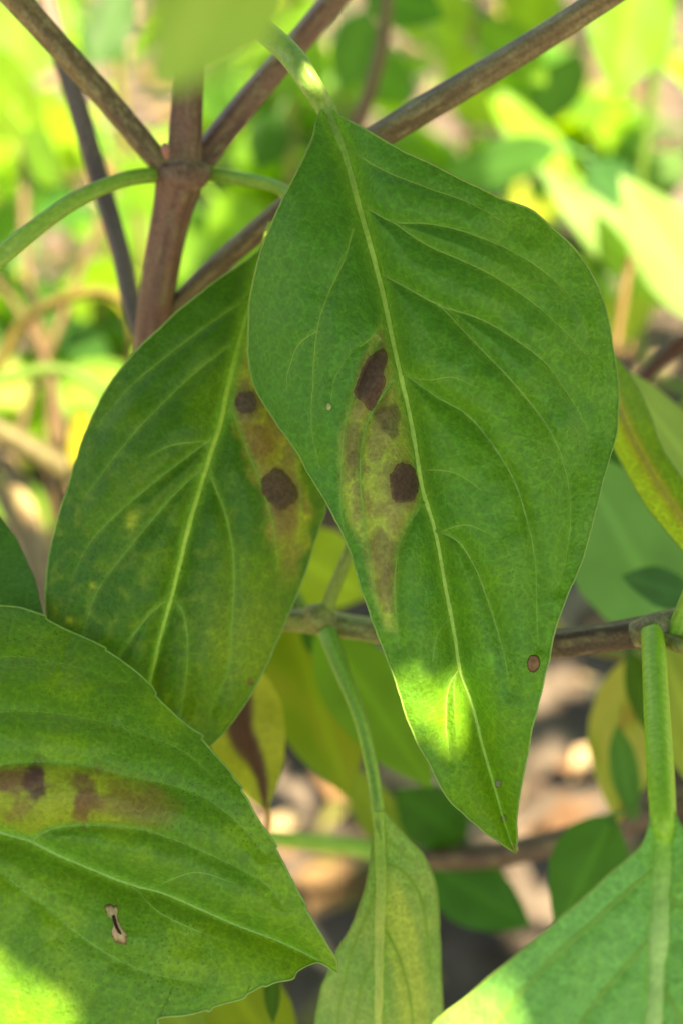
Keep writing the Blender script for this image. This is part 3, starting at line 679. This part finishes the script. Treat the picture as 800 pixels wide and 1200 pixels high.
pxtube('stem', [(900, 380, .25, 12), (890, 500, .245, 12), (880, 650, .235, 13), (862, 800, .225, 13), (860, 900, .222, 13)], M_STEM, plantR, OLIVE, 60, 12)
pxtube('branch', [(688, 388, .180, 5), (640, 470, .198, 6), (630, 640, .214, 6), (660, 742, .222, 6), (760, 775, .224, 7), (862, 800, .225, 7)], M_STEM, plantR, OLIVE, 50, 10)
to_soil(plantR, W(860, 898, .222), .0021, colf=OLIVE, lean=(.0, .03))

# ---------- low plant behind: drooping stem, withered leaf, dark leaves
plantL = thing('basil_plant', 'low basil plant behind the big leaf with a withered brown leaf and drooping stem', 'basil plant')
pxtube('stem', [(250, 965, .225, 8), (320, 982, .235, 9), (400, 990, .245, 10), (480, 1004, .245, 13), (560, 1004, .238, 14), (640, 990, .234, 15), (720, 966, .234, 15), (800, 940, .238, 15), (900, 905, .25, 14)], M_STEM, plantL, lambda u, a: np.where((u < .33)[..., None], PETIOLE_D(u, a), DKBROWN(u, a) * 1.15), 160, 16)
to_soil(plantL, W(898, 906, .25), .0026, colf=DKBROWN, lean=(.02, .05))
axis_leaf(plantL, (268, 758, .190), (313, 952, .186), 96, srgb(166, 172, 52), roll=-12, fold=.35, center=srgb(92, 62, 46), cw=.30, stripe=srgb(84, 54, 40), seed=6, nr=40, nc=25, mat=M_LEAF, wave=.08, label='withered leaf with a dark brown middle and yellow rims')
pxtube('dry_tip', [(312, 945, .186, 4), (315, 965, .188, 3.5), (308, 985, .20, 3.5), (300, 975, .228, 4)], M_STEM, plantL, plain(srgb(190, 150, 80)), 20, 8)
axis_leaf(plantL, (338, 712, .225), (408, 935, .215), 116, srgb(116, 148, 46), srgb(134, 150, 56), roll=10, seed=7, nr=30, nc=11, label='olive-yellow leaf below the node of the level stem', petiole_to=(320, 640, .23))
axis_leaf(plantL, (372, 725, .200), (505, 925, .210), 104, srgb(92, 134, 44), roll=-20, seed=12, nr=30, nc=11, label='green leaf behind the bottom centre petiole', petiole_to=(345, 690, .205))
axis_leaf(plantL, (350, 715, .21), (440, 800, .225), 60, srgb(44, 86, 30), roll=0, seed=13, petiole_to=(335, 690, .215))
axis_leaf(plantL, (545, 985, .245), (462, 925, .235), 78, srgb(46, 92, 30), roll=10, seed=16, petiole_to=(555, 1004, .25))
axis_leaf(plantL, (480, 1006, .24), (400, 895, .26), 52, srgb(122, 150, 46), roll=10, seed=26, petiole_to=(490, 1004, .25))
axis_leaf(plantL, (492, 1008, .245), (622, 1085, .235), 84, srgb(50, 102, 36), roll=-12, seed=17, nr=30, nc=11, label='dark green leaf under the drooping stem', petiole_to=(485, 1004, .25))
axis_leaf(plantL, (718, 955, .205), (652, 1092, .195), 92, srgb(64, 116, 52), roll=12, seed=18, nr=30, nc=11, label='dull green leaf behind the lower right leaf', petiole_to=(740, 962, .25))
axis_leaf(plantL, (742, 765, .23), (722, 965, .225), 96, srgb(150, 160, 76), srgb(164, 164, 92), roll=25, seed=19, nr=36, nc=17, center=srgb(118, 84, 44), cw=.15, label='yellowing leaf with a brown blotch below the level stem', petiole_to=(790, 745, .24))
axis_leaf(plantL, (722, 850, .215), (742, 965, .215), 34, srgb(70, 116, 60), roll=0, seed=20)
axis_leaf(plantL, (735, 760, .21), (768, 868, .215), 40, srgb(58, 92, 34), roll=30, seed=21, petiole_to=(770, 745, .22))
axis_leaf(plantL, (800, 760, .235), (790, 900, .23), 70, srgb(158, 172, 92), roll=0, seed=22, petiole_to=(830, 745, .24))
axis_leaf(plantL, (250, 1130, .19), (345, 1260, .185), 100, srgb(116, 140, 48), roll=10, seed=23, nr=30, nc=11, petiole_to=(180, 1080, .2))
axis_leaf(plantL, (318, 1130, .175), (320, 1200, .172), 20, srgb(56, 92, 30), roll=0, seed=24, petiole_to=(325, 1100, .18))
axis_leaf(plantL, (150, 1120, .2), (240, 1235, .2), 110, srgb(104, 132, 44), roll=-10, seed=25, petiole_to=(180, 1080, .2))
pxtube('shoot', [(300, 975, .228, 6), (250, 1020, .215, 7), (180, 1085, .20, 7), (120, 1180, .19, 7)], M_STEM, plantL, PETIOLE_D, 30, 10)
pxtube('shoot', [(250, 965, .225, 8), (280, 850, .228, 8), (310, 720, .232, 8), (325, 630, .232, 7)], M_STEM, plantL, PETIOLE_D, 30, 10)
axis_leaf(plantL, (325, 640, .235), (430, 700, .24), 100, srgb(140, 168, 60), roll=0, seed=27, nr=26, nc=9)

# ---------- left background: arching yellowed stems
plantW = thing('basil_plant', 'straggly basil plant at the left with yellowed arching stalks behind the dark leaf', 'basil plant')
YST = streak(srgb(130, 118, 52), srgb(104, 92, 42), srgb(150, 134, 78), 61)
pxtube('stalk', [(-40, 480, .32, 7), (0, 425, .315, 7), (28, 378, .31, 7), (75, 350, .30, 7), (118, 342, .295, 6), (148, 358, .29, 5), (155, 390, .29, 5), (150, 430, .295, 4)], M_STEM, plantW, YST, 70, 12)
pxtube('stalk', [(-60, 470, .30, 6), (0, 446, .30, 7), (60, 433, .30, 7), (105, 446, .30, 6), (140, 475, .30, 5)], M_STEM, plantW, streak(srgb(96, 128, 48), srgb(80, 108, 40), srgb(120, 145, 66), 62), 60, 12)
pxtube('stem', [(-80, 460, .31, 12), (0, 505, .31, 13), (45, 530, .31, 13), (100, 565, .31, 13), (200, 640, .32, 12)], M_STEM, plantW, streak(srgb(112, 112, 62), srgb(92, 84, 52), srgb(130, 126, 80), 64), 60, 12)
pxtube('stem', [(-40, 460, .33, 11), (0, 525, .325, 12), (30, 590, .32, 12), (60, 670, .315, 12), (100, 800, .31, 12)], M_STEM, plantW, BROWN, 60, 12)
pxtube('stem', [(-60, 510, .34, 9), (-10, 560, .335, 10), (20, 620, .33, 10), (50, 700, .32, 10), (90, 840, .31, 12)], M_STEM, plantW, streak(srgb(150, 135, 90), srgb(120, 100, 70), srgb(170, 160, 110), 65), 60, 12)
for pts in ([(-30, 300, .36, 4), (20, 360, .355, 4), (60, 440, .35, 5), (80, 560, .34, 5), (95, 700, .33, 6)], [(120, 250, .40, 4), (70, 380, .38, 5), (30, 480, .36, 5), (20, 600, .345, 6), (60, 760, .33, 6)], [(30, 90, .42, 6), (28, 200, .41, 6), (34, 330, .40, 6), (60, 450, .38, 7), (62, 560, .36, 7), (85, 720, .335, 7)]):
    pxtube('stalk', pts, M_STEM, plantW, streak(srgb(100, 78, 50), srgb(76, 56, 38), srgb(120, 110, 66), 68), 50, 10)
to_soil(plantW, W(95, 820, .31), .0026, colf=BROWN, lean=(.01, .05))
axis_leaf(plantW, (150, 318, .40), (70, 335, .39), 48, srgb(120, 165, 40), roll=20, seed=31, petiole_to=(165, 330, .41))
axis_leaf(plantW, (-20, 420, .36), (28, 480, .36), 60, srgb(150, 175, 60), roll=10, seed=32, petiole_to=(-40, 470, .32))
axis_leaf(plantW, (95, 560, .30), (96, 470, .31), 34, srgb(170, 160, 50), roll=30, seed=33, petiole_to=(100, 565, .31))

# ---------- upper right background: sunlit leaves
plantT = thing('basil_plant', 'basil plant in the upper right background with pale sunlit leaves on thin stalks', 'basil plant')
axis_leaf(plantT, (755, -70, .36), (716, 112, .345), 118, srgb(98, 146, 40), roll=25, seed=41, nr=30, nc=11, label='bright yellow-green hanging leaf in the top right corner', petiole_to=(800, -60, .37))
axis_leaf(plantT, (812, 372, .33), (628, 192, .33), 62, srgb(122, 162, 82), roll=-25, seed=42, nr=30, nc=11, label='pale sunlit leaf pointing at the big leaf', petiole_to=(840, 420, .34))
axis_leaf(plantT, (850, 390, .31), (726, 205, .32), 88, srgb(140, 174, 100), roll=-12, seed=43, nr=30, nc=11, label='palest sunlit leaf at the right edge', petiole_to=(850, 430, .34))
axis_leaf(plantT, (690, 190, .35), (752, 260, .35), 60, srgb(70, 118, 70), roll=0, seed=44, petiole_to=(660, 170, .36))
axis_leaf(plantT, (655, 172, .34), (508, 212, .33), 58, srgb(82, 132, 66), roll=25, seed=45, nr=30, nc=11, label='level green leaf just above the edge of the big leaf', petiole_to=(690, 180, .36))
axis_leaf(plantT, (570, 100, .36), (700, 250, .35), 62, srgb(110, 156, 40), roll=40, seed=46, petiole_to=(560, 60, .37))
axis_leaf(plantT, (425, -20, .30), (520, 22, .29), 66, srgb(70, 124, 36), roll=10, seed=47, petiole_to=(400, -60, .32))
axis_leaf(plantT, (640, 440, .38), (780, 330, .39), 70, srgb(150, 172, 70), roll=30, seed=48, petiole_to=(620, 470, .4))
pxtube('stalk', [(800, -60, .37, 6), (786, 20, .37, 6), (768, 90, .375, 6), (757, 160, .38, 6), (748, 220, .385, 6), (740, 320, .395, 6), (760, 430, .405, 6), (840, 470, .41, 7)], M_STEM, plantT, streak(srgb(92, 128, 46), srgb(76, 106, 38), srgb(120, 145, 66), 63), 60, 10)
pxtube('stem', [(840, 400, .34, 9), (845, 500, .36, 10), (850, 700, .40, 11), (850, 900, .42, 12)], M_STEM, plantT, OLIVE, 50, 10)
to_soil(plantT, W(850, 898, .42), .0036, colf=OLIVE, lean=(0, .02))
pxtube('stalk', [(455, -20, .27, 8), (448, 50, .275, 8), (432, 110, .28, 9), (415, 160, .285, 9), (400, 260, .30, 9), (420, 460, .33, 10)], M_STEM, plantT, streak(srgb(110, 80, 70), srgb(120, 140, 60), srgb(90, 70, 60), 67), 60, 12)

# ------------------------------------------------------------------ background plants
def unit_leaf(seed, c, c2, bend, fold):
    nr, nc = 11, 5
    T = np.linspace(0, 1, nr); prof = np.interp(T, [0, .04, .12, .25, .42, .58, .74, .87, .95, 1], [.06, .22, .55, .88, 1, .95, .72, .40, .16, .01])
    S = np.linspace(-1, 1, nc); TT, SS = np.meshgrid(T, S, indexing='ij')
    x = SS * prof[:, None] * .5
    z = fold * np.abs(x) - bend * TT ** 2 + .05 * np.sin(TT * 11 + seed) * np.abs(SS)
    V = np.stack([x, TT, z], -1).reshape(-1, 3)
    F = grid_faces(nr, nc)
    n = fbm(TT * 4 + seed, SS * 2 + seed, seed, 3)[..., None]
    m = sstep(.4, .65, n); C = (np.asarray(c) * (1 - m) + np.asarray(c2) * m)
    ms = np.exp(-(SS / .2) ** 2)[..., None]; C = (C * (1 - .4 * ms) + C * 1.5 * .4 * ms).reshape(-1, 3)
    k = len(V)
    V = np.vstack([V, [[-.025, -.3, 0], [.025, -.3, 0], [.02, .04, .01], [-.02, .04, .01], [0, -.3, .04], [0, .04, .04]]])
    F = np.vstack([F, [[k, k + 1, k + 2, k + 3], [k, k + 3, k + 5, k + 4], [k + 1, k + 4, k + 5, k + 2]]])
    C = np.vstack([C, np.tile(np.asarray(c) * 1.3, (6, 1))])
    o = mesh_obj('leaf', V, F, M_FAR, None, C); me = o.data
    bpy.data.objects.remove(o); return me
UL = [unit_leaf(1, srgb(92, 138, 40), srgb(112, 156, 46), .18, .25), unit_leaf(2, srgb(68, 114, 40), srgb(84, 132, 44), .30, .15),
      unit_leaf(3, srgb(118, 158, 42), srgb(140, 172, 52), .12, .35), unit_leaf(4, srgb(52, 98, 40), srgb(66, 114, 46), .22, .2),
      unit_leaf(5, srgb(150, 168, 54), srgb(172, 168, 66), .35, .3)]

def frame_to(base, d, up):
    d = Vector(d).normalized(); u = Vector(up); x = d.cross(u)
    if x.length < 1e-4: x = d.cross(Vector((1, 0, 0)))
    x.normalize(); z = x.cross(d)
    return Matrix(((x.x, d.x, z.x, base[0]), (x.y, d.y, z.y, base[1]), (x.z, d.z, z.z, base[2]), (0, 0, 0, 1)))

def bush(label, x, y, h, spread, nleaf, size, seed, weights=(4, 3, 4, 2, 2), group='basil plants in the background'):
    rg = random.Random(seed)
    root = thing('basil_plant', label, 'basil plant', group=group)
    nst = rg.randint(4, 6); tips = []
    for k in range(nst):
        a = rg.uniform(0, 6.28); r = spread * rg.uniform(.3, 1.0)
        tx, ty, tz = x + r * math.cos(a), y + r * math.sin(a), h * rg.uniform(.65, 1)
        P = resample([(x, y, -.02), (x + .25 * r * math.cos(a), y + .25 * r * math.sin(a), tz * .4), (tx, ty, tz)], 12)
        tube3('stem', P, np.linspace(.0042, .002, 12), OLIVE if k % 2 else BROWN, M_STEM, root, 8, .05)
        tips.append(P)
    for i in range(nleaf):
        P = tips[i % nst]; t = rg.uniform(.3, 1.0); b = P[int(t * 11)]
        a = rg.uniform(0, 6.28); l = size * rg.uniform(.6, 1.15)
        d = Vector((math.cos(a), math.sin(a), rg.uniform(-.55, .45)))
        o = bpy.data.objects.new('leaf', rg.choices(UL, weights)[0]); COL.objects.link(o)
        s = d.normalized() * l * .3
        m = frame_to((b[0] + s.x, b[1] + s.y, b[2] + s.z), d, (rg.uniform(-.4, .4), rg.uniform(-.4, .4), 1))
        o.parent = root; o.matrix_world = m @ Matrix.Diagonal((l * rg.uniform(.5, .65), l, l, 1))
    return root

bushes = [
    ('leafy basil plant behind the stem fork, upper left background', -.16, .66, .27, .12, 60, .075),
    ('leafy basil plant at the far left edge of the background', -.36, .62, .24, .12, 50, .075),
    ('leafy basil plant straight behind the top of the big leaf', .03, .86, .28, .13, 60, .08),
    ('leafy basil plant behind the upper right brown branch', .17, 1.00, .24, .13, 50, .08),
    ('leafy basil plant at the right edge beyond the sunlit leaves', .42, .72, .26, .13, 55, .08),
    ('leafy basil plant in the second row at the left', -.34, 1.10, .30, .15, 50, .085),
    ('leafy basil plant in the second row behind the stem fork', -.08, 1.25, .30, .15, 50, .085),
    ('leafy basil plant in the second row at the right', .62, 1.22, .30, .16, 45, .085),
    ('leafy basil plant in the far row at the left', -.62, 1.7, .36, .2, 40, .1),
    ('leafy basil plant in the far row at the centre left', -.15, 1.85, .36, .2, 40, .1),
    ('leafy basil plant in the far row at the centre right', .30, 1.95, .34, .2, 40, .1),
    ('leafy basil plant in the far row at the right', .85, 1.9, .36, .2, 40, .1),
]
for i, b in enumerate(bushes): bush(*b[:5], int(b[5] * 1.3), b[6], seed=100 + i)
# larger leaves of the plants close behind the stems
near = thing('basil_plant', 'leafy basil plant close behind the forked stem, big blurred leaves at top left', 'basil plant')
NEAR = [(30, -60, .42, 20, 110, .40, 130, 0), (95, 30, .45, 150, 70, .44, 60, 3), (-40, 60, .40, 60, 170, .39, 90, 2), (300, 10, .46, 380, 120, .45, 90, 0), (470, -40, .50, 540, 70, .48, 95, 2),
        (520, 60, .46, 590, 150, .45, 80, 2), (250, 230, .42, 330, 330, .41, 80, 0), (110, 130, .5, 40, 200, .48, 80, 2), (260, 60, .5, 250, 150, .5, 60, 1), (30, 240, .46, -30, 330, .45, 80, 1),
        (640, -40, .52, 600, 50, .5, 90, 2), (480, 120, .42, 420, 60, .42, 70, 1), (140, 190, .48, 215, 260, .47, 60, 0), (60, 380, .42, 130, 420, .41, 50, 3), (20, 330, .5, 100, 400, .48, 60, 1), (150, 430, .5, 60, 480, .48, 60, 0), (-20, 560, .45, 60, 620, .44, 60, 0), (30, 150, .36, 70, 220, .35, 50, 0), (150, -20, .38, 110, 80, .37, 56, 3), (560, 20, .40, 640, 100, .39, 60, 0), (680, 60, .5, 620, 160, .5, 70, 1), (800, 180, .45, 730, 240, .44, 60, 1), (640, 300, .5, 720, 400, .48, 70, 0), (800, 480, .45, 750, 560, .44, 60, 2), (430, 10, .36, 400, 110, .36, 60, 1), (330, 130, .44, 300, 200, .44, 56, 3)]
NC = [srgb(104, 150, 42), srgb(78, 126, 46), srgb(132, 170, 50), srgb(52, 96, 38)]
for k, (x0, y0, d0, x1, y1, d1, ww, ci) in enumerate(NEAR):
    axis_leaf(near, (x0, y0, d0), (x1, y1, d1), ww, NC[ci], roll=(-40 + 23 * k) % 70 - 35, seed=60 + k, nr=16, nc=7, petiole_to=(x0 + (x0 - x1) * .25, y0 - 30, d0 + .015))
for k, (x, y, d) in enumerate([(120, -60, .46), (330, -40, .48), (560, -60, .5)]):
    p = W(x, y, d); P = resample([(p[0] + .01, p[1] + .02, -.02), (p[0] + .004, p[1] + .01, p[2] * .5), tuple(p)], 16)
    tube3('stem', P, np.linspace(.004, .002, 16), OLIVE, M_STEM, near, 10, .06)

# ------------------------------------------------------------------ unseen shoots over the frame, placed to shade all but chosen sun patches
S = np.array(SUN_DIR)
LIT = [(x, y, float(lf.depth(x, y)), r) for lf, x, y, r in (
    (leafA, 468, 805, .0009), (leafA, 472, 822, .0012), (leafA, 479, 842, .0009), (leafA, 535, 802, .0008), (leafA, 536, 822, .0010), (leafA, 534, 846, .0010), (leafA, 532, 866, .0005),
    (leafC, -10, 1160, .0012), (leafC, 30, 1192, .0020), (leafC, -45, 1180, .005), (leafC, 72, 1206, .0012), (leafC, 20, 1215, .004),
    (leafE, 550, 1180, .0016), (leafE, 540, 1205, .0035), (leafE, 505, 1240, .005), (leafE, 566, 1165, .0010), (leafE, 570, 1195, .0012))]
NNEAR = len(LIT) + 2
LIT += [(366, 90, .1462, .0009), (363, 84, .1466, .0006), 
        (690, 250, .33, .013), (720, 275, .33, .012), (770, 270, .317, .014), (790, 320, .317, .014), (740, 20, .35, .014), (725, 70, .35, .012),
        (720, 820, .228, .006), (390, 850, .219, .005), (795, 830, .21, .007), (780, 480, .194, .006), (770, 560, .169, .004), (300, 850, .188, .004), (30, 378, .31, .016), (100, 345, .30, .016), (40, 528, .31, .010)]
LITG = [(632, 968, .010), (300, 985, .010), (660, 790, .010), (640, 1070, .010), (310, 1010, .008), (90, 290, .06), (60, 280, .05), (270, 850, .012), (690, 130, .08), (650, 110, .08), (40, 500, .03)]
rays = []
for x, y, d, r in LIT: rays.append((W(x, y, d), r))
for x, y, r in LITG:
    dv = W(x, y, 1.0) - CAM; rays.append((CAM + dv * (CAM_Z / -dv[2]), r))
RP = np.array([r[0] for r in rays]); RR = np.array([r[1] for r in rays])
E1 = np.cross(S, [0, 1.0, 0]); E1 /= np.linalg.norm(E1); E2 = np.cross(S, E1)
R2 = np.stack([RP @ E1, RP @ E2], 1)
def build_canopy():
    root = thing('basil_plant', 'unseen leafy basil shoots above the frame, placed and gapped to shade the near leaves', 'basil plant')
    rg = random.Random(5); V = []; F = []; C = []; nv = 0
    unit = np.array([[0, 0, 0], [.28, .3, .05], [.3, .55, .05], [.16, .82, 0], [0, 1, -.06], [-.16, .82, 0], [-.3, .55, .05], [-.28, .3, .05], [0, .3, 0], [0, .55, -.01], [0, .82, -.02]])
    uf = [[0, 1, 8, 8], [1, 2, 9, 8], [2, 3, 10, 9], [3, 4, 10, 10], [0, 8, 7, 7], [8, 9, 6, 7], [9, 10, 5, 6], [10, 4, 5, 5]]
    tri = [[0, 1, 8], [1, 2, 9], [1, 9, 8], [2, 3, 10], [2, 10, 9], [3, 4, 10], [0, 8, 7], [8, 9, 6], [8, 6, 7], [9, 10, 5], [9, 5, 6], [10, 4, 5]]
    unit[:, 2] -= .15 * unit[:, 1] ** 2
    tips = []
    def add(cx, cy, cz, l, near):
        nonlocal nv
        a = rg.uniform(0, 6.28)
        d = Vector((math.cos(a), math.sin(a), rg.uniform(-.35, .25)))
        m = np.array(frame_to((0, 0, 0), d, (rg.uniform(-.3, .3), rg.uniform(-.3, .3), 1)))[:3, :3]
        v = (unit - np.array([0, .5, 0])) * l * np.array([1.0, 1, 1]) @ m.T + np.array([cx, cy, cz])
        # keep the sun's gaps open: outline seen along the sun against each lit point
        o2 = np.stack([v[:8] @ E1, v[:8] @ E2], 1)
        R2_, RR_ = (R2[:NNEAR], RR[:NNEAR]) if near else (R2, RR)
        ins = inpoly(R2_[:, 0], R2_[:, 1], o2)
        if ins.any(): return
        dd, _, _ = seg_dist(R2_[:, 0], R2_[:, 1], np.vstack([o2, o2[:1]]))
        if (dd < RR_).any(): return
        # stay out of the camera's view
        q = v - CAM; f = q @ FW; xx = np.abs(q @ RT / np.maximum(f, 1e-6)); yy = np.abs(q @ UP / np.maximum(f, 1e-6))
        if ((f > -.01) & (xx < .36) & (yy < .50)).any() or np.linalg.norm(q, axis=1).min() < .03: return
        V.append(v); F.extend([[i + nv for i in t] for t in tri]); nv += 11
        C.append(np.tile(random.choice([srgb(78, 128, 48), srgb(96, 146, 46), srgb(70, 118, 48)]), (11, 1)))
    # near cover, dense
    for i in range(4200):
        z = rg.uniform(.50, .64); add(rg.uniform(-.20, .17) + S[0] / S[2] * (z - .38), rg.uniform(.03, .20) + S[1] / S[2] * (z - .38), z, rg.choice((.012, .02, .035, .05)) * rg.uniform(.8, 1.2), True)
    # small leaves added round each gap to sharpen the sun patch edge
    for i in range(NNEAR):
        for k in range(170):
            z = rg.uniform(.50, .56); a = rg.uniform(0, 6.28); r = RR[i] + .018 * rg.random() ** .8
            p = RP[i] + (math.cos(a) * E1 + math.sin(a) * E2) * r; p = p + S * ((z - p[2]) / S[2])
            add(p[0], p[1], p[2], rg.uniform(.009, .015), True)
    for i in range(1100):
        z = rg.uniform(.50, .70); add(rg.uniform(-.14, .50) + S[0] / S[2] * z, rg.uniform(.0, .72), z, rg.uniform(.04, .08), False)
    V = np.concatenate(V); F = np.array(F)
    o = mesh_obj('shade_foliage', V, F, M_FAR, root, np.concatenate(C)); o['kind'] = 'stuff'
    return root
canopy = build_canopy()
for (x, y) in [(.30, .02), (-.24, .12), (.42, .35), (-.32, .42)]:
    P = resample([(x, y, -.02), (x * .97, y, .3), (x * .75, y + .01, .58)], 20)
    tube3('stem', P, np.linspace(.0045, .002, 20), BROWN, M_STEM, canopy, 10, .08)
